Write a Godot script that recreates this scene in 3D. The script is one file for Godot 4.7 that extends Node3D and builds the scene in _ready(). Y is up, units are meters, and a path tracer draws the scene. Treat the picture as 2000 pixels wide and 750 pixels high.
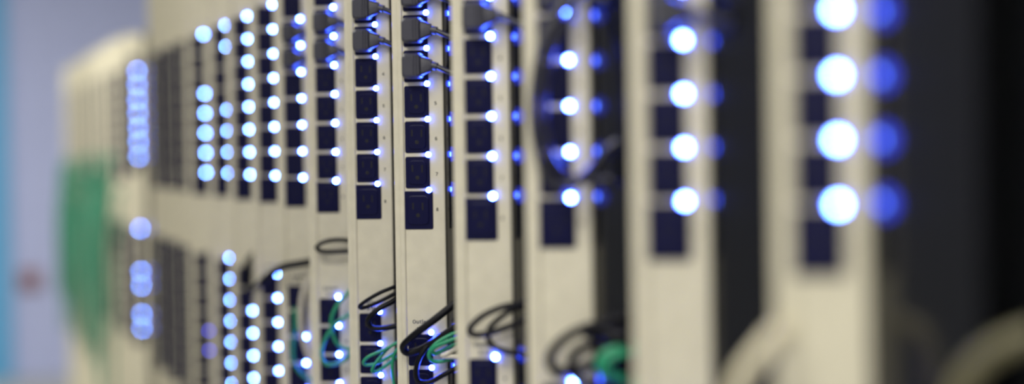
extends Node3D
# A row of cream power strips with blue indicator lights, seen along a server aisle with a long lens.
# Units of metres; each strip's own axes are x along its face, y up, z out of the face, with x = 0 at its column of lights.

const PITCH := 0.045            # from one outlet to the next
const YAW := -0.450553          # how the strips face: along the aisle, turned a little towards it
# strip -> where the light of its eighth outlet is
var spots := {
	0: Vector3(0.6050, 1.2546, -1.3069),
	1: Vector3(0.6070, 1.2502, -1.6131),
	2: Vector3(0.6034, 1.2469, -1.9209),
	3: Vector3(0.6075, 1.2422, -2.2265),
	4: Vector3(0.6071, 1.2439, -2.5335),
	5: Vector3(0.6064, 1.2474, -2.8407),
	6: Vector3(0.6060, 1.2478, -3.1476),
	7: Vector3(0.6075, 1.2491, -3.4541),
	8: Vector3(0.6099, 1.2494, -3.7603),
	9: Vector3(0.6094, 1.2482, -4.0673),
	10: Vector3(0.6094, 1.2485, -4.3742),
	11: Vector3(0.6011, 1.2470, -4.6833),
	12: Vector3(0.6117, 1.2495, -4.9872),
	13: Vector3(0.6117, 1.2495, -5.2941),
	14: Vector3(0.6117, 1.2495, -5.6010),
	17: Vector3(0.6257, 1.2801, -6.5184),
	18: Vector3(0.6117, 1.2495, -6.8284),
	19: Vector3(0.6117, 1.2495, -7.1353),
	20: Vector3(0.6117, 1.2495, -7.4422),
	21: Vector3(0.6117, 1.2495, -7.7490),
	22: Vector3(0.6117, 1.2495, -8.0559),
	23: Vector3(0.6117, 1.2495, -8.3627),
	24: Vector3(0.6117, 1.2495, -8.6696),
	25: Vector3(0.6117, 1.2495, -8.9765),
	26: Vector3(0.6117, 1.2495, -9.2833),
}
var M := {}
var used := {}
var led_mesh := {}
var outlet_mesh: ArrayMesh
var last_outlet_mesh: ArrayMesh
var wide_outlet_mesh: ArrayMesh
var slots_mesh: ArrayMesh
var strip_root := {}

# ---------------------------------------------------------------- helpers
func numbered(called: String) -> String:
	var k: int = used.get(called, 0)
	used[called] = k + 1
	return called if k == 0 else "%s_%03d" % [called, k]

func tag(o: Node, label := "", category := "", group := "", kind := "") -> void:
	if label: o.set_meta("label", label)
	if category: o.set_meta("category", category)
	if group: o.set_meta("group", group)
	if kind: o.set_meta("kind", kind)

func thing(called: String, at: Vector3, turn: float, label: String, category: String, group := "") -> Node3D:
	var o := Node3D.new()
	o.name = numbered(called)
	add_child(o)
	o.position = at
	o.rotation.y = turn
	tag(o, label, category, group)
	return o

func put(called: String, mesh: Mesh, m: Material, parent: Node, at := Vector3.ZERO) -> MeshInstance3D:
	var o := MeshInstance3D.new()
	o.name = numbered(called) if parent == self else called
	o.mesh = mesh
	o.material_override = m
	o.cast_shadow = GeometryInstance3D.SHADOW_CASTING_SETTING_ON
	parent.add_child(o, true)
	o.position = at
	return o

func mb() -> SurfaceTool:
	var st := SurfaceTool.new()
	st.begin(Mesh.PRIMITIVE_TRIANGLES)
	return st

func done(st: SurfaceTool, smooth := false) -> ArrayMesh:
	st.generate_normals()
	return st.commit()

func tri(st: SurfaceTool, a: Vector3, b: Vector3, c: Vector3, out: Vector3) -> void:
	if (b - a).cross(c - a).dot(out) > 0.0:   # front faces run clockwise
		var t := b
		b = c
		c = t
	st.add_vertex(a)
	st.add_vertex(b)
	st.add_vertex(c)

func quad(st: SurfaceTool, a: Vector3, b: Vector3, c: Vector3, d: Vector3, out: Vector3) -> void:
	tri(st, a, b, c, out)
	tri(st, a, c, d, out)

# a box whose edges are chamfered by e
func bx(st: SurfaceTool, lo: Vector3, hi: Vector3, e := 0.0) -> void:
	st.set_smooth_group(-1)
	var mid := (lo + hi) / 2.0
	var h := (hi - lo) / 2.0
	for ax in 3:
		var u := (ax + 1) % 3
		var v := (ax + 2) % 3
		for s in [-1.0, 1.0]:
			var q := []
			for k in [[-1, -1], [1, -1], [1, 1], [-1, 1]]:
				var c := Vector3.ZERO
				c[ax] = s * h[ax]
				c[u] = k[0] * (h[u] - e)
				c[v] = k[1] * (h[v] - e)
				q.append(mid + c)
			var n := Vector3.ZERO
			n[ax] = s
			quad(st, q[0], q[1], q[2], q[3], n)
	if e <= 0.0: return
	for ax in 3:
		var u := (ax + 1) % 3
		var v := (ax + 2) % 3
		for su in [-1.0, 1.0]:
			for sv in [-1.0, 1.0]:
				var q := []
				for w in [[-1, 0], [1, 0], [1, 1], [-1, 1]]:
					var c := Vector3.ZERO
					c[ax] = w[0] * (h[ax] - e)
					c[u] = su * (h[u] - (e if w[1] else 0.0))
					c[v] = sv * (h[v] - (0.0 if w[1] else e))
					q.append(mid + c)
				var n := Vector3.ZERO
				n[u] = su
				n[v] = sv
				quad(st, q[0], q[1], q[2], q[3], n)
	for sx in [-1.0, 1.0]:
		for sy in [-1.0, 1.0]:
			for sz in [-1.0, 1.0]:
				var s := Vector3(sx, sy, sz)
				tri(st, mid + s * Vector3(h.x, h.y - e, h.z - e), mid + s * Vector3(h.x - e, h.y, h.z - e), mid + s * Vector3(h.x - e, h.y - e, h.z), s)

func box(lo: Vector3, hi: Vector3, e := 0.0) -> ArrayMesh:
	var st := mb()
	bx(st, lo, hi, e)
	return done(st)

func rounded(w: float, h: float, r: float, n := 4) -> PackedVector2Array:
	var p := PackedVector2Array()
	for k in 4:
		var c := Vector2((w / 2 - r) * [1, -1, -1, 1][k], (h / 2 - r) * [1, 1, -1, -1][k])
		for i in n + 1:
			var a := PI / 2 * (k + float(i) / n)
			p.append(c + r * Vector2(cos(a), sin(a)))
	return p

# rings of the same number of points, joined to a skin; the last ring is closed, the first too when asked
func skin(st: SurfaceTool, rings: Array, smooth: int, close_first := false) -> void:
	st.set_smooth_group(smooth)
	var n: int = rings[0].size()
	for k in rings.size() - 1:
		var mid := Vector3.ZERO
		for i in n:
			mid += (rings[k][i] + rings[k + 1][i]) / (2.0 * n)
		for i in n:
			var j := (i + 1) % n
			var a: Vector3 = rings[k][i]
			var b: Vector3 = rings[k][j]
			var c: Vector3 = rings[k + 1][j]
			var d: Vector3 = rings[k + 1][i]
			var out := (b - a).cross(d - a)
			if out.length() < 1e-14: out = (c - b).cross(d - b)
			var way: Vector3 = (rings[k][i] + rings[k + 1][j]) / 2.0 - mid
			# a ring that shrinks in its own plane faces along the stack
			var stack := Vector3.ZERO
			for m in n: stack += (rings[k + 1][m] - rings[k][m]) / n
			if out.dot(way + stack * 0.5) < 0.0: out = -out
			quad(st, a, b, c, d, out)
	st.set_smooth_group(-1)
	for end in ([0, rings.size() - 1] if close_first else [rings.size() - 1]):
		var r: Array = rings[end]
		var mid := Vector3.ZERO
		for q in r: mid += q / n
		var other := Vector3.ZERO
		for q in rings[rings.size() - 1 - end]: other += q / n
		for i in n:
			tri(st, mid, r[i], r[(i + 1) % n], mid - other)

func flat_ring(shape: PackedVector2Array, grow: float, z: float, c := Vector2.ZERO) -> Array:
	var r := []
	for q in shape:
		r.append(Vector3(q.x * grow + c.x, q.y * grow + c.y, z))
	return r

# a cable along a smooth line through points
func tube(st: SurfaceTool, pts: Array, radius: float, sides := 10, steps := 6) -> void:
	var line := PackedVector3Array()
	for i in pts.size() - 1:
		var a: Vector3 = pts[max(i - 1, 0)]
		var b: Vector3 = pts[i]
		var c: Vector3 = pts[i + 1]
		var d: Vector3 = pts[min(i + 2, pts.size() - 1)]
		for k in steps:
			line.append(b.cubic_interpolate(c, a, d, float(k) / steps))
	line.append(pts[-1])
	var rings := []
	var side := Vector3.ZERO
	for i in line.size():
		var t := (line[min(i + 1, line.size() - 1)] - line[max(i - 1, 0)]).normalized()
		if side == Vector3.ZERO: side = t.cross(Vector3.UP if absf(t.y) < 0.9 else Vector3.RIGHT)
		side = (side - t * side.dot(t)).normalized()
		var up := t.cross(side)
		var r := []
		for k in sides:
			var a := TAU * k / sides
			r.append(line[i] + radius * (side * cos(a) + up * sin(a)))
		rings.append(r)
	skin(st, rings, 1, true)

func mat(c: Color, rough: float, spec := 0.5, metal := 0.0) -> StandardMaterial3D:
	var m := StandardMaterial3D.new()
	m.albedo_color = c
	m.roughness = rough
	m.metallic = metal
	m.metallic_specular = spec
	return m

func noise_tex(seed_: int, freq: float, lo: Color, hi: Color, size := 256) -> NoiseTexture2D:
	var n := FastNoiseLite.new()
	n.seed = seed_
	n.frequency = freq
	n.fractal_octaves = 4
	var g := Gradient.new()
	g.set_color(0, lo)
	g.set_color(1, hi)
	var t := NoiseTexture2D.new()
	t.width = size
	t.height = size
	t.seamless = true
	t.noise = n
	t.color_ramp = g
	return t

func speckled(m: StandardMaterial3D, seed_: int, freq: float, depth: float, scale: float) -> StandardMaterial3D:
	var c := m.albedo_color
	m.albedo_texture = noise_tex(seed_, freq, Color(1.0 - depth, 1.0 - depth, 1.0 - depth), Color(1, 1, 1))
	m.albedo_color = c
	m.uv1_triplanar = true
	m.uv1_scale = Vector3.ONE * scale
	return m

func glow(c: Color, energy: float) -> StandardMaterial3D:
	var m := mat(Color(0.6, 0.7, 0.9), 0.3)
	m.emission_enabled = true
	m.emission = c
	m.emission_energy_multiplier = energy
	return m

# ---------------------------------------------------------------- the power strips
func body_mesh(channel_turn: float, top: float) -> Array:
	# outline seen from above: (x, z) in mm, from the back left round the face to the back right
	var o := [[-45.0, -46.0], [-45.0, 0.2], [-44.4, 1.7], [-43.0, 2.5], [-38.4, 2.5], [-37.6, 2.1], [-36.8, 2.5], [-33.2, 2.5], [-31.9, 1.9], [-31.0, 0.0], [18.6, 0.0], [20.0, -0.6], [20.5, -2.0], [20.5, -46.0]]
	var st := mb()
	var lo := []
	var hi := []
	for q in o:
		lo.append(Vector3(q[0] / 1000.0, 0.06, q[1] / 1000.0))
		hi.append(Vector3(q[0] / 1000.0, top, q[1] / 1000.0))
	var n := o.size()
	for i in n:
		var j := (i + 1) % n
		var e := Vector2(o[j][0] - o[i][0], o[j][1] - o[i][1])
		st.set_smooth_group(-1)
		quad(st, lo[i], lo[j], hi[j], hi[i], Vector3(-e.y, 0, e.x))
	var flat := PackedVector2Array()
	for q in o: flat.append(Vector2(q[0], q[1]) / 1000.0)
	var t := Geometry2D.triangulate_polygon(flat)
	for i in range(0, t.size(), 3):
		tri(st, hi[t[i]], hi[t[i + 1]], hi[t[i + 2]], Vector3.UP)
		tri(st, lo[t[i]], lo[t[i + 1]], lo[t[i + 2]], Vector3.DOWN)
	# the glossy black channel at its right: a bent sheet, 2 mm thick
	var sc := mb()
	sc.set_smooth_group(-1)
	var a := Vector2(cos(channel_turn), sin(channel_turn))
	var back := Vector2(0.45, 0.9).normalized()
	var p0 := Vector2(0.0206, -0.002)
	var line := [Vector2(0.0206, -0.045), p0, p0 + a * 0.115]
	line.append(line[2] + Vector2(0.6, -0.8) * 0.05)
	var lft := []
	var rgt := []
	for i in line.size():
		var d0: Vector2 = (line[i] - line[max(i - 1, 0)]).normalized()
		var d1: Vector2 = (line[min(i + 1, line.size() - 1)] - line[i]).normalized()
		var d: Vector2 = (d0 + d1).normalized()
		rgt.append(line[i] + Vector2(d.y, -d.x) * 0.002)
		lft.append(line[i])
	for i in line.size() - 1:
		for sdt in [lft, rgt]:
			var b: Vector2 = sdt[i]
			var c: Vector2 = sdt[i + 1]
			var nn: Vector2 = Vector2(-(c - b).y, (c - b).x) * (1.0 if sdt == lft else -1.0)
			quad(sc, Vector3(b.x, 0.06, b.y), Vector3(c.x, 0.06, c.y), Vector3(c.x, top, c.y), Vector3(b.x, top, b.y), Vector3(nn.x, 0, nn.y))
		for y in [0.06, top]:
			quad(sc, Vector3(lft[i].x, y, lft[i].y), Vector3(lft[i + 1].x, y, lft[i + 1].y), Vector3(rgt[i + 1].x, y, rgt[i + 1].y), Vector3(rgt[i].x, y, rgt[i].y), Vector3.UP if y > 1 else Vector3.DOWN)
	for i in [0, line.size() - 1]:
		var out: Vector2 = (line[i] - line[1 if i == 0 else i - 1]).normalized()
		quad(sc, Vector3(lft[i].x, 0.06, lft[i].y), Vector3(rgt[i].x, 0.06, rgt[i].y), Vector3(rgt[i].x, top, rgt[i].y), Vector3(lft[i].x, top, lft[i].y), Vector3(out.x, 0, out.y))
	return [done(st), done(sc)]

func make_outlet(w: float, h: float) -> ArrayMesh:
	var st := mb()
	var f := rounded(w, h, 0.0022, 2)
	skin(st, [flat_ring(f, 1.0, -0.001), flat_ring(f, 1.0, 0.0009), flat_ring(f, 0.965, 0.0015)], -1)
	var b := rounded(w * 0.74, h * 0.76, 0.006, 3)
	skin(st, [flat_ring(b, 1.0, 0.001), flat_ring(b, 1.0, 0.0026), flat_ring(b, 0.95, 0.003)], -1)
	return done(st)

func make_slots() -> ArrayMesh:
	var st := mb()
	bx(st, Vector3(-0.0072, 0.001, 0.002), Vector3(-0.0052, 0.0095, 0.0032))
	bx(st, Vector3(0.0052, 0.0, 0.002), Vector3(0.0072, 0.0095, 0.0032))
	var g := rounded(0.0052, 0.0052, 0.0025, 3)
	skin(st, [flat_ring(g, 1.0, 0.002, Vector2(0, -0.0065)), flat_ring(g, 1.0, 0.0032, Vector2(0, -0.0065))], -1)
	return done(st)

# a short collar, glowing on lit ones as an added halo, lens flat in its end
func make_led(lens: Material, collar: Material) -> ArrayMesh:
	var st := mb()
	var lo := []
	var hi := []
	var inn := []
	for k in 14:
		var c := Vector3(cos(TAU * k / 14), sin(TAU * k / 14), 0)
		lo.append(c * 0.0037 + Vector3(0, 0, -0.0006))
		hi.append(c * 0.0037 + Vector3(0, 0, 0.0019))
		inn.append(c * 0.0032 + Vector3(0, 0, 0.0019))
	for k in 14:
		var m := (k + 1) % 14
		st.set_smooth_group(-1)
		quad(st, lo[k], lo[m], hi[m], hi[k], lo[k] + lo[m])
		quad(st, hi[k], hi[m], inn[m], inn[k], Vector3.BACK)
		tri(st, lo[k], lo[m], Vector3(0, 0, -0.0006), Vector3.FORWARD)
	st.set_material(collar)
	var mesh := done(st)
	st = mb()
	st.set_smooth_group(-1)
	for k in 14:
		tri(st, inn[k], inn[(k + 1) % 14], Vector3(0, 0, 0.0019), Vector3.BACK)
	st.generate_normals()
	st.set_material(lens)
	st.commit(mesh)
	return mesh

# lit: sixteen letters, L lit, d dim, o dark
func strip(n: int, label: String, lit: String, numbers: bool, group := "") -> void:
	var at: Vector3 = spots[n]
	var o := thing("power_strip", Vector3(at.x, 0, at.z), YAW, label, "power strip", group)
	strip_root[n] = o
	var h8 := at.y
	var shapes: Array = shapes_near if n == 0 else shapes_far if n > 16 else shapes_rest
	put("body", shapes[0], M.cream_paint, o)
	put("mounting_channel", shapes[1], M.black_gloss, o)
	for bank in 2:
		for k in 8:
			var y := h8 + PITCH * (7 - k) - bank * PITCH * (12.03 if n == 17 else 11.03)
			var last := k == 7
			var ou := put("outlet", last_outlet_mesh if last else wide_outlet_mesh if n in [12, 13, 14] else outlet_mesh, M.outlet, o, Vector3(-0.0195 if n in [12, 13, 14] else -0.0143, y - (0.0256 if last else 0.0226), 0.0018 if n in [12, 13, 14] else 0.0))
			if n < 12: put("contact_slots", slots_mesh, M.slot, ou)
			var state := lit[bank * 8 + k]
			put("indicator_light", led_mesh[state], null, o, Vector3(0, y, 0))
			if state == "L" and n < 12:
				var l := SpotLight3D.new()
				l.name = "indicator_light_source"
				l.light_color = Color(0.14, 0.24, 1.0)
				l.light_energy = LED_LIGHT
				l.light_size = 0.0033
				l.spot_range = 8.0
				l.spot_angle = 89.0
				l.spot_angle_attenuation = 1.0
				l.spot_attenuation = 2.0
				l.shadow_enabled = true
				o.add_child(l, true)
				l.position = Vector3(0, y, 0.0026)
				l.rotation.y = PI
			if numbers:
				var t := put("number_print", digit(k + 1 + bank * 8), M.ink, o, Vector3(0.0104, y - 0.025, 0.00005))
	if numbers:
		put("lettering", words("Outlets", 0.0068), M.ink_blue, o, Vector3(-0.0125, h8 - 0.168, 0.00005))
		put("lettering", words("9-16", 0.0068), M.ink_blue, o, Vector3(-0.0125, h8 - 0.1772, 0.00005))

var texts := {}
var shapes_near: Array
var shapes_rest: Array
var shapes_far: Array
const LED_LIGHT := 0.008

func words(t: String, height: float) -> Mesh:
	var key := t + str(height)
	if not texts.has(key):
		var m := TextMesh.new()
		var f := SystemFont.new()
		f.font_names = PackedStringArray(["Droid Sans"])
		f.font_weight = 700
		m.font = f
		m.text = t
		m.font_size = 32
		m.pixel_size = height / 32.0
		m.depth = 0.0002
		m.curve_step = 2.0
		texts[key] = m
	return texts[key]

func digit(k: int) -> Mesh:
	return words(str(k), 0.0062)

# ---------------------------------------------------------------- plugs and cables
var plug_shapes := {}

func plug(n: int, k: int, label: String) -> void:
	var at: Vector3 = spots[n]
	var y := at.y + PITCH * (8 - k) - 0.0226
	var o := thing("power_plug", Vector3(at.x, 0, at.z) + Basis(Vector3.UP, YAW) * Vector3(0, y, 0), YAW, label, "plug")
	if plug_shapes.is_empty():
		var st := mb()
		var f := rounded(0.027, 0.033, 0.006, 4)
		skin(st, [flat_ring(f, 0.96, 0.0032, Vector2(-0.0155, 0)), flat_ring(f, 1.0, 0.006, Vector2(-0.0155, 0)), flat_ring(f, 0.97, 0.018, Vector2(-0.0155, 0)), flat_ring(f, 0.9, 0.0225, Vector2(-0.0155, 0)), flat_ring(f, 0.74, 0.0245, Vector2(-0.0155, 0))], 1)
		plug_shapes.body = done(st)
		st = mb()
		var rings := []
		for q in [[-0.004, 0.0125, 0.0085], [0.003, 0.0100, 0.0075], [0.009, 0.0075, 0.006]]:
			var r := []
			for p in rounded(q[2] * 2, q[1] * 2, 0.004, 3):
				r.append(Vector3(q[0], p.y, 0.0135 + p.x))
			rings.append(r)
		skin(st, rings, 1)
		plug_shapes.neck = done(st)
		st = mb()
		bx(st, Vector3(-0.0009, -0.0135, 0.0), Vector3(0.0009, 0.0135, 0.0022), 0.0006)
		plug_shapes.rib = done(st)
		st = mb()
		tube(st, [Vector3(0.008, 0, 0.0135), Vector3(0.012, -0.0006, 0.0137), Vector3(0.016, -0.0018, 0.014)], 0.0052, 12, 4)
		plug_shapes.relief = done(st)
		st = mb()
		tube(st, [Vector3(0.014, -0.001, 0.0138), Vector3(0.020, -0.0035, 0.0150), Vector3(0.028, -0.0070, 0.0170), Vector3(0.037, -0.0105, 0.0185), Vector3(0.041, -0.012, 0.0195)], 0.0036, 12, 4)
		plug_shapes.cord = done(st)
	var b := put("plug_body", plug_shapes.body, M.plug, o)
	for i in 3:
		put("grip_rib", plug_shapes.rib, M.plug, b, Vector3(-0.0125 + i * 0.0036, 0, 0.0232))
	put("plug_neck", plug_shapes.neck, M.plug, o)
	put("strain_relief", plug_shapes.relief, M.plug, o)
	put("cord", plug_shapes.cord, M.cord, o)

func cable(called: String, label: String, n: int, m: Material, radius: float, pts: Array) -> void:
	var at: Vector3 = spots[n]
	var base: Vector3 = pts[0]
	var rel := []
	for q in pts: rel.append((q - base) / 1000.0)
	var st := mb()
	tube(st, rel, radius / 1000.0)
	var o := put(called, done(st), m, self, Vector3(at.x, 0, at.z) + Basis(Vector3.UP, YAW) * (base / 1000.0))
	o.rotation.y = YAW
	tag(o, label, "cable")

func structure(called: String, lo: Vector3, hi: Vector3, m: Material) -> MeshInstance3D:
	var mid := Vector3((lo.x + hi.x) / 2, lo.y, (lo.z + hi.z) / 2)
	var o := put(called, box(lo - mid, hi - mid), m, self, mid)
	tag(o, "", "", "", "structure")
	return o

# ---------------------------------------------------------------- the scene
func _ready() -> void:
	# camera: a 128 mm lens on a 24 mm high sensor, wide open, on the sixth strip or so
	var cam := Camera3D.new()
	cam.name = "camera"
	var look := CameraAttributesPhysical.new()
	look.frustum_focal_length = 128.0
	look.frustum_focus_distance = 2.72
	look.exposure_aperture = 2.43
	look.frustum_near = 0.05
	look.frustum_far = 100.0
	cam.attributes = look
	add_child(cam)
	cam.transform = Transform3D(Basis(Vector3(0.9620323, -0.01569462, 0.27248401), Vector3(0.02141649, 0.99960792, -0.01803734), Vector3(-0.27209409, 0.02318815, 0.96199122)), Vector3(0, 1.3, 0))
	cam.fov = rad_to_deg(2.0 * atan(375.0 / 4000.0))
	cam.current = true
	var env := Environment.new()
	env.background_mode = Environment.BG_COLOR
	env.background_color = Color(0.02, 0.02, 0.025)
	env.tonemap_mode = Environment.TONE_MAPPER_LINEAR
	env.tonemap_exposure = 1.22
	env.sdfgi_enabled = true
	env.ssao_enabled = true
	env.ssil_enabled = true
	var we := WorldEnvironment.new()
	we.name = "environment"
	we.environment = env
	add_child(we)

	# materials
	M.cream_paint = speckled(mat(Color8(219, 213, 190), 0.42), 3, 0.02, 0.05, 6.0)
	M.black_gloss = mat(Color8(16, 17, 18), 0.1, 0.7)
	M.outlet = mat(Color8(9, 11, 54), 0.42, 0.3)  # black plastic, with the blue glow of the indicator lights mixed into its colour
	M.slot = mat(Color8(6, 6, 10), 0.7)
	M.plug = mat(Color8(62, 62, 72), 0.42)
	M.cord = mat(Color8(40, 40, 48), 0.35)
	M.black = mat(Color8(12, 12, 18), 0.45, 0.3)
	M.green = mat(Color8(34, 146, 104), 0.42)
	M.pale_green = mat(Color8(62, 132, 104), 0.5)  # same cables as green; far haze and blur are mixed into this tone
	M.cream = mat(Color8(214, 208, 190), 0.45)
	M.beige = mat(Color8(206, 198, 168), 0.5)
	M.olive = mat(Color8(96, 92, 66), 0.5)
	M.ink = mat(Color8(30, 30, 34), 0.8)
	M.ink_blue = mat(Color8(38, 48, 76), 0.8)
	M.led = glow(Color(0.455, 0.675, 1.0), 50.0)
	M.led_halo_collar = glow(Color(0.12, 0.22, 1.0), 42.0)  # glow added to the collar to cast a blue halo around each lens
	M.led_dim = glow(Color(0.2, 0.25, 1.0), 9.0)
	M.led_off = mat(Color8(60, 70, 110), 0.3)
	M.rack = speckled(mat(Color8(17, 19, 22), 0.6, 0.3), 5, 0.05, 0.2, 3.0)
	M.rack_edge = mat(Color8(20, 22, 22), 0.5, 0.3)
	M.wall = speckled(mat(Color8(192, 200, 240), 0.85), 7, 0.03, 0.04, 1.0)
	M.grey_wall = mat(Color8(96, 98, 104), 0.85)
	M.white = mat(Color8(232, 232, 228), 0.85)
	M.floor = speckled(mat(Color8(188, 188, 184), 0.5), 9, 0.05, 0.08, 2.0)
	M.blue_trim = mat(Color8(98, 174, 224), 0.6)
	M.brown = mat(Color8(150, 104, 100), 0.6)
	M.frame = mat(Color8(225, 225, 225), 0.5)
	M.lamp = glow(Color(1.0, 0.985, 0.945), 3.0)

	# ceiling lights: five panels over the aisle
	for i in 5:
		var z: float = [1.2, -1.2, -3.8, -6.4, -9.2][i]
		var o := thing("ceiling_light", Vector3(-0.5, 2.9, z), 0.0, "flat white ceiling light panel above the aisle", "ceiling light", "ceiling panels above the aisle")
		put("frame", box(Vector3(-0.33, -0.05, -0.63), Vector3(0.33, 0.0, 0.63), 0.01), M.frame, o)
		put("light_panel", box(Vector3(-0.3, -0.055, -0.6), Vector3(0.3, -0.04, 0.6)), M.lamp, o)
		var a := AreaLight3D.new()
		a.name = "panel_light"
		a.area_size = Vector2(0.6, 1.2)
		a.light_color = Color(1.0, 0.985, 0.945)
		a.light_energy = [5.5, 3.0, 1.6, 6.5, 7.0][i]
		a.area_range = 20.0
		a.area_attenuation = 2.0
		a.shadow_enabled = true
		o.add_child(a)
		a.position = Vector3(0, -0.062, 0)
		a.rotation.x = -PI / 2

	# the room
	structure("floor", Vector3(-1.8, -0.1, -12.2), Vector3(1.9, 0.0, 2.8), M.floor)
	structure("ceiling", Vector3(-1.8, 2.9, -12.2), Vector3(1.9, 3.0, 2.8), M.white)
	structure("wall_left", Vector3(-1.9, 0.0, -12.2), Vector3(-1.8, 2.9, 2.8), M.grey_wall)
	structure("wall_right", Vector3(1.8, 0.0, -12.2), Vector3(1.9, 2.9, 2.8), M.white)
	structure("wall_far", Vector3(-1.8, 0.0, -12.2), Vector3(1.8, 2.9, -12.1), M.wall)
	structure("wall_near", Vector3(-1.8, 0.0, 2.7), Vector3(1.8, 2.9, 2.8), M.white)
	structure("trim_1", Vector3(0.14, 0.0, -12.1), Vector3(0.42, 2.9, -12.05), M.blue_trim)

	var fx := thing("wall_fixture", Vector3(0.53, 0.56, -12.1), 0.0, "small round reddish brown fixture on the pale far wall", "wall fixture")
	var kb := mb()
	var kr := rounded(0.11, 0.11, 0.05, 6)
	skin(kb, [flat_ring(kr, 1.0, 0.0), flat_ring(kr, 1.0, 0.02), flat_ring(kr, 0.8, 0.045), flat_ring(kr, 0.45, 0.055)], 1)
	put("cover", done(kb), M.brown, fx)
	put("backplate", box(Vector3(-0.06, -0.06, 0.0), Vector3(0.06, 0.06, 0.008), 0.003), M.brown, fx)

	# racks
	for j in 14:
		var z := -1.06 - 0.614 * j
		var o := thing("equipment_rack", Vector3(0.74, 0, z - 0.307), 0.0, "black equipment rack standing behind the row of cream strips" if j else "black equipment rack at the dark right end of the row", "rack", "black racks behind the strips" if j else "")
		put("cabinet", box(Vector3(0.03, 0.04, -0.303), Vector3(0.85, 1.72, 0.303), 0.006), M.rack, o)
		put("plinth", box(Vector3(0.06, 0.0, -0.28), Vector3(0.82, 0.04, 0.28)), M.rack, o)
		for s in [-1, 1]:
			put("door_stile", box(Vector3(0.0, 0.06, s * 0.28 - 0.02), Vector3(0.03, 1.70, s * 0.28 + 0.02), 0.004), M.rack_edge, o)
			put("door_rail", box(Vector3(0.0, 0.85 + s * 0.83 - 0.02, -0.26), Vector3(0.03, 0.85 + s * 0.83 + 0.02, 0.26), 0.004), M.rack_edge, o)
		for k in 5:
			put("door_bar", box(Vector3(0.012, 0.06, -0.2 + k * 0.1 - 0.012), Vector3(0.024, 1.68, -0.2 + k * 0.1 + 0.012), 0.003), M.rack, o)

	# the strips
	shapes_near = body_mesh(deg_to_rad(52), 1.74)
	shapes_rest = body_mesh(deg_to_rad(44), 1.74)
	shapes_far = body_mesh(deg_to_rad(44), 1.665)
	led_mesh = {"L": make_led(M.led, M.led_halo_collar), "d": make_led(M.led_dim, M.slot), "o": make_led(M.led_off, M.slot)}
	outlet_mesh = make_outlet(0.0318, 0.0402)
	wide_outlet_mesh = make_outlet(0.0412, 0.0425)
	last_outlet_mesh = make_outlet(0.0382, 0.0486)
	slots_mesh = make_slots()
	var L16 := "LLLLLLLLLLLLLLLL"
	strip(0, "largest and most blurred cream power strip, at the right end of the row", L16, true)
	strip(1, "blurred cream power strip next to the largest one at the right end", L16, true)
	strip(2, "cream power strip with a long black cable bowing over its upper outlets", L16, true)
	strip(3, "slightly blurred cream power strip just right of the sharp one", L16, true)
	strip(4, "cream power strip in sharp focus with readable numbers beside its outlets", L16, true)
	strip(5, "nearly sharp cream power strip just left of the sharpest one", L16, true)
	strip(6, "cream power strip with a small black loop on its blank middle", L16, true)
	strip(7, "blurred cream power strip behind a white and a green hanging cable", "LLLLLLLLooLLLLLL", true)
	strip(8, "blurred cream power strip with full columns of round lights, left of the white cable", L16, true)
	strip(9, "blurred cream power strip whose lower lights start below hooked black cables", "LLLLLLLLooLLLLLL", false)
	strip(10, "blurred cream power strip with two of its upper lights out", "LLooLLLLLLLLLLLL", false)
	strip(11, "blurred cream power strip showing half-moon lights above and dim lights below", "LooLLLLLooooddoo", false)
	var dim := "ooooddddoooodddo"
	for n in [12, 13, 14]:
		strip(n, "%s of three narrow dim cream strips in the dark stretch left of the half-moon lights" % ["rightmost", "middle", "leftmost"][n - 12], dim, false, "dim strips in the dark stretch")
	strip(17, "far cream strip whose blue lights overlap in a chain", "oLLLLLLLLooLLoLL", false)
	for n in range(18, 27):
		strip(n, "far blurred cream strip behind the hanging green cables", "oooooooooooooooo", false, "far strips behind green cables")

	# plugs
	for q in [[1, 4, "very blurred plug near the top of the strip beside the largest one"],
			[2, 3, "blurred plug above the long bowed black cable"],
			[3, 3, "slightly blurred grey plug at the top of the strip right of the sharp one"],
			[4, 2, "plug cut off by the top of the photo on the sharp strip"], [4, 3, "upper of two sharp grey plugs with rounded bodies"], [4, 4, "lower of two sharp grey plugs with rounded bodies"],
			[5, 2, "upper grey plug on the strip left of the sharp one"], [5, 3, "lower grey plug on the strip left of the sharp one"],
			[6, 2, "upper blurred plug on the strip with the small black loop"], [6, 3, "lower blurred plug on the strip with the small black loop"],
			[7, 2, "upper blurred plug on the strip behind the white cable"], [7, 3, "lower blurred plug on the strip behind the white cable"]]:
		plug(q[0], q[1], q[2])

	# cables
	cable("black_cable", "thick black cable looping furthest down the sharp strip, across its printed lettering", 4, M.black, 5.0, [Vector3(47, 1103, 26), Vector3(39, 1103, 26), Vector3(25, 1092, 30), Vector3(8, 1079, 34), Vector3(-14, 1063, 34), Vector3(-30, 1048, 28), Vector3(-27, 1039, 22), Vector3(-12, 1042, 20), Vector3(9, 1053, 22), Vector3(35, 1070, 22), Vector3(43, 1070, 22)])
	cable("black_cable", "thinner grey-black cable hanging in a U across the sharp strip's lower outlets", 4, M.black, 3.4, [Vector3(41, 1069, 20), Vector3(35, 1069, 10), Vector3(19, 1062, 14), Vector3(2, 1050, 22), Vector3(-10, 1033, 26), Vector3(-15, 1016, 26), Vector3(-13, 1003, 22), Vector3(0, 1001, 18), Vector3(18, 1010, 18), Vector3(35, 1019, 16), Vector3(41, 1019, 20)])
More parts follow.
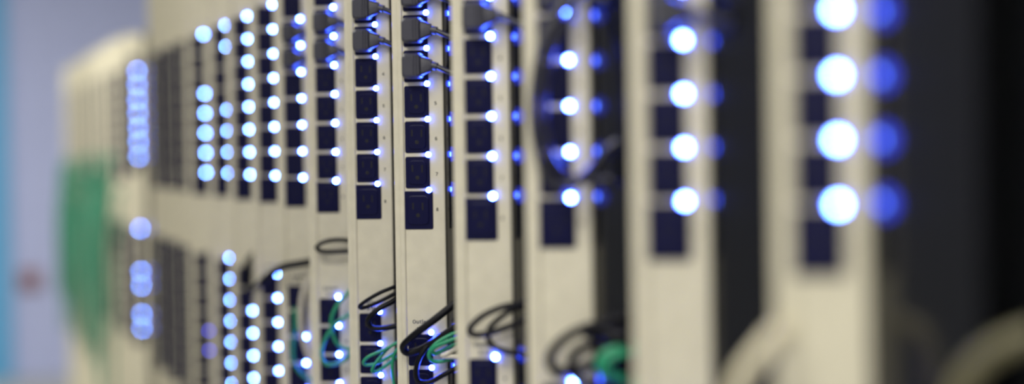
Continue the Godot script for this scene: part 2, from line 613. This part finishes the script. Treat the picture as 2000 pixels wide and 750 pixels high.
	cable("green_network_cable", "green network cable in a short hook at the right edge of the sharp strip", 4, M.green, 2.6, [Vector3(45, 1065, 24), Vector3(38, 1065, 24), Vector3(23, 1058, 28), Vector3(10, 1049, 30), Vector3(3, 1038, 30), Vector3(6, 1029, 26), Vector3(18, 1028, 22), Vector3(36, 1033, 20), Vector3(42, 1033, 21)])
	cable("green_network_cable", "second green network cable running close above the hook on the sharp strip", 4, M.green, 2.6, [Vector3(52, 1058, 30), Vector3(39, 1058, 30), Vector3(25, 1053, 32), Vector3(13, 1048, 32), Vector3(7, 1043, 30), Vector3(10, 1038, 26), Vector3(21, 1043, 22), Vector3(37, 1050, 20), Vector3(43, 1050, 21)])
	cable("cream_network_cable", "short cream cable end between green cables at the sharp strip", 4, M.cream, 3.0, [Vector3(44, 1047, 22), Vector3(38, 1047, 18), Vector3(33, 1042, 26), Vector3(27, 1039, 32), Vector3(21, 1035, 30), Vector3(52, 1035, 30)])
	cable("black_cable", "uppermost black cable loop on the strip left of the sharp one", 5, M.black, 2.9, [Vector3(37, 1105, 15), Vector3(31, 1105, 14), Vector3(22, 1101, 20), Vector3(7, 1095, 26), Vector3(-11, 1085, 28), Vector3(-22, 1077, 26), Vector3(-22, 1073, 22), Vector3(-10, 1076, 20), Vector3(7, 1083, 20), Vector3(31, 1095, 18), Vector3(39, 1095, 18)])
	cable("black_cable", "broad black cable bent back on itself below the upper loop, left of the sharp strip", 5, M.black, 4.0, [Vector3(37, 1088, 16), Vector3(31, 1088, 12), Vector3(21, 1081, 18), Vector3(6, 1073, 24), Vector3(-7, 1062, 26), Vector3(-12, 1053, 22), Vector3(-7, 1045, 18), Vector3(8, 1044, 18), Vector3(31, 1048, 16), Vector3(37, 1048, 16)])
	cable("green_network_cable", "green network cable in a flat loop left of the sharp strip", 5, M.green, 2.3, [Vector3(41, 1028, 20), Vector3(35, 1028, 20), Vector3(27, 1023, 24), Vector3(10, 1014, 28), Vector3(-9, 1006, 30), Vector3(-18, 998, 28), Vector3(-16, 993, 24), Vector3(-1, 995, 22), Vector3(17, 1004, 22), Vector3(35, 1015, 20), Vector3(41, 1015, 20)])
	cable("green_network_cable", "lower of the two green loops left of the sharp strip", 5, M.green, 2.3, [Vector3(40, 1027, 18), Vector3(34, 1027, 14), Vector3(18, 1018, 18), Vector3(5, 1004, 24), Vector3(-4, 991, 28), Vector3(-6, 984, 26), Vector3(2, 985, 22), Vector3(14, 993, 20), Vector3(34, 1007, 18), Vector3(40, 1007, 19)])
	cable("green_network_cable", "green network cable hanging straight down beside the edge of the sharp strip", 5, M.green, 2.3, [Vector3(47, 1020, 26), Vector3(36, 1020, 26), Vector3(27, 1011, 26), Vector3(23, 999, 24), Vector3(22, 984, 24), Vector3(24, 966, 24), Vector3(26, 937, 24), Vector3(45, 937, 24)])
	cable("green_network_cable", "green network cable arching past the topmost light of a lower bank, above the widest bend", 6, M.green, 3.0, [Vector3(35, 1083, 14), Vector3(29, 1083, 14), Vector3(18, 1071, 20), Vector3(4, 1054, 26), Vector3(-4, 1034, 28), Vector3(-3, 1011, 26), Vector3(6, 992, 22), Vector3(27, 985, 18), Vector3(39, 985, 18)])
	cable("green_network_cable", "green network cable with the widest round bend, beside small blue lights", 6, M.green, 3.0, [Vector3(34, 1045, 13), Vector3(28, 1045, 12), Vector3(18, 1038, 16), Vector3(2, 1027, 22), Vector3(-14, 1005, 26), Vector3(-21, 983, 28), Vector3(-17, 966, 26), Vector3(-5, 963, 24), Vector3(13, 970, 20), Vector3(28, 985, 16), Vector3(37, 985, 16)])
	cable("black_cable", "small black cable loop alone on a blank cream stretch of strip", 6, M.black, 3.4, [Vector3(36, 1153, 15), Vector3(30, 1153, 12), Vector3(15, 1156, 18), Vector3(-3, 1156, 22), Vector3(-19, 1152, 24), Vector3(-27, 1145, 24), Vector3(-20, 1139, 22), Vector3(-2, 1138, 20), Vector3(31, 1139, 16), Vector3(37, 1139, 16)])
	cable("green_network_cable", "green network cable hanging beside a white cable at a blurred strip", 7, M.green, 3.0, [Vector3(-12, 1030, 26), Vector3(-10, 996, 28), Vector3(-15, 968, 28), Vector3(-15, 943, 28), Vector3(-8, 924, 24), Vector3(7, 909, 20), Vector3(32, 897, 16), Vector3(38, 897, 17)])
	cable("white_cable", "white cable bowing down beside the green one on a blurred strip", 7, M.cream, 4.2, [Vector3(45, 1112, 24), Vector3(39, 1112, 14), Vector3(18, 1086, 22), Vector3(4, 1056, 28), Vector3(0, 1022, 30), Vector3(1, 991, 30), Vector3(7, 959, 26), Vector3(18, 932, 22), Vector3(42, 908, 18), Vector3(48, 908, 26)])
	cable("black_cable", "thick black cable bridging two blurred strips above the lower lights", 7, M.black, 6.5, [Vector3(46, 1112, 24), Vector3(40, 1112, 16), Vector3(18, 1107, 24), Vector3(-6, 1103, 32), Vector3(-28, 1099, 38), Vector3(-47, 1089, 40), Vector3(-64, 1073, 40)])
	cable("black_cable", "black cable bent like a hook left of the thick bridging cable", 9, M.black, 7.0, [Vector3(39, 1095, 18), Vector3(27, 1095, 18), Vector3(10, 1087, 26), Vector3(-2, 1067, 30), Vector3(-4, 1042, 30), Vector3(3, 1020, 26), Vector3(20, 1012, 20), Vector3(44, 1015, 16), Vector3(50, 1015, 28)])
	cable("black_cable", "black cable sagging beside the hooked one in front of blurred strips", 8, M.black, 6.0, [Vector3(39, 1083, 18), Vector3(33, 1083, 16), Vector3(14, 1079, 24), Vector3(-6, 1069, 30), Vector3(-25, 1051, 32), Vector3(-44, 1040, 30)])
	cable("black_cable", "upper black cable loop on the cream strip right of the sharp one", 3, M.black, 3.6, [Vector3(52, 1126, 30), Vector3(46, 1126, 22), Vector3(35, 1123, 26), Vector3(14, 1119, 30), Vector3(-7, 1110, 32), Vector3(-22, 1097, 30), Vector3(-22, 1089, 26), Vector3(-9, 1088, 24), Vector3(12, 1094, 22), Vector3(45, 1107, 20), Vector3(51, 1107, 30)])
	cable("black_cable", "inner black cable curling down behind the loop right of the sharp strip", 3, M.black, 3.2, [Vector3(50, 1122, 28), Vector3(44, 1122, 10), Vector3(22, 1115, 14), Vector3(5, 1103, 18), Vector3(-4, 1091, 20), Vector3(-3, 1079, 18), Vector3(9, 1070, 16), Vector3(43, 1063, 14), Vector3(49, 1063, 28)])
	cable("black_cable", "blurred black cable loop low on the second strip right of the sharp one", 2, M.black, 5.0, [Vector3(58, 1130, 36), Vector3(52, 1130, 24), Vector3(30, 1124, 28), Vector3(6, 1117, 34), Vector3(-11, 1104, 36), Vector3(-18, 1091, 34), Vector3(-14, 1080, 28), Vector3(-1, 1078, 24), Vector3(16, 1083, 22), Vector3(51, 1096, 20), Vector3(57, 1096, 35)])
	cable("black_cable", "inner blurred black loop on the second strip right of the sharp one", 2, M.black, 4.6, [Vector3(56, 1120, 34), Vector3(50, 1120, 12), Vector3(26, 1106, 18), Vector3(11, 1100, 24), Vector3(2, 1089, 26), Vector3(3, 1077, 24), Vector3(13, 1067, 20), Vector3(50, 1055, 16), Vector3(56, 1055, 34)])
	cable("black_cable", "thick black cable passing straight into the gap above the blurred green ring", 2, M.black, 9.0, [Vector3(17, 1117, 10), Vector3(30, 1117, 22), Vector3(42, 1114, 30), Vector3(58, 1112, 34), Vector3(64, 1112, 42)])
	cable("green_network_cable", "blurred green cable curled in a ring in the dark gap", 2, M.green, 4.2, [Vector3(67, 1106, 45), Vector3(61, 1106, 34), Vector3(48, 1102, 34), Vector3(36, 1097, 36), Vector3(31, 1088, 38), Vector3(35, 1078, 36), Vector3(47, 1074, 30), Vector3(62, 1072, 26), Vector3(68, 1072, 46)])
	cable("green_network_cable", "inner blurred green cable inside the ring in the dark gap", 2, M.green, 4.0, [Vector3(67, 1098, 45), Vector3(61, 1098, 34), Vector3(48, 1095, 38), Vector3(39, 1089, 40), Vector3(37, 1082, 38), Vector3(45, 1076, 34), Vector3(60, 1066, 28), Vector3(66, 1066, 44)])
	cable("black_cable", "long black cable bowing out beside the upper outlets of a blurred strip", 2, M.cord, 4.6, [Vector3(14, 1449, 20), Vector3(-5, 1429, 28), Vector3(-19, 1400, 34), Vector3(-26, 1367, 38), Vector3(-29, 1330, 40), Vector3(-25, 1293, 38), Vector3(-17, 1268, 32), Vector3(1, 1258, 28), Vector3(22, 1273, 26), Vector3(41, 1295, 24), Vector3(62, 1308, 22), Vector3(68, 1308, 46)])
	cable("black_cable", "shorter black cable nested inside the long bowed one", 2, M.cord, 4.0, [Vector3(7, 1430, 14), Vector3(-6, 1410, 20), Vector3(-15, 1382, 26), Vector3(-20, 1350, 28), Vector3(-20, 1316, 28), Vector3(-14, 1286, 26), Vector3(-1, 1270, 22), Vector3(16, 1264, 20), Vector3(61, 1267, 18), Vector3(67, 1267, 44)])
	cable("beige_cable", "blurred beige cable curving off the lower left edge of the nearest strip", 0, M.beige, 7.0, [Vector3(-35, 1166, 3), Vector3(-44, 1165, 12), Vector3(-52, 1156, 18), Vector3(-61, 1145, 20), Vector3(-68, 1134, 20), Vector3(-74, 1118, 20)])
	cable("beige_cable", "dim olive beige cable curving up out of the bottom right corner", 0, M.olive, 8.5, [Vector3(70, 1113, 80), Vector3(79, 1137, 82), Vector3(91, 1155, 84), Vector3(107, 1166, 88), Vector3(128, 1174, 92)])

	# the mass of green cables before the far strips, too blurred to count
	var rng := RandomNumberGenerator.new()
	rng.seed = 11
	var gs := mb()
	for i in 60:
		var z0 := -6.55 - rng.randf() * 2.65
		var a := Vector3(-0.006 - rng.randf() * 0.02, 0.02 - rng.randf() * 0.16, z0 + 8.0)
		var drop := 0.28 + rng.randf() * 0.45
		var w := 0.08 + rng.randf() * 0.22
		var out := 0.004 + rng.randf() * 0.016
		var pts := [Vector3(0.02, 0.01, 0.02), Vector3.ZERO, Vector3(-out, -drop * 0.45, -w * 0.1), Vector3(-out * 1.1, -drop * 0.85, -w * 0.3), Vector3(-out, -drop, -w * 0.5), Vector3(-out * 0.8, -drop * 0.8, -w * 0.8), Vector3(-out * 0.6, -drop * 0.35, -w * 0.95), Vector3(0.02, -0.05, -w)]
		for k in pts.size(): pts[k] += a
		tube(gs, pts, 0.0042, 6, 4)
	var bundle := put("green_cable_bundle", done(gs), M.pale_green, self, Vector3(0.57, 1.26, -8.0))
	tag(bundle, "blurred mass of green network cables hanging before the far strips", "cables", "", "stuff")
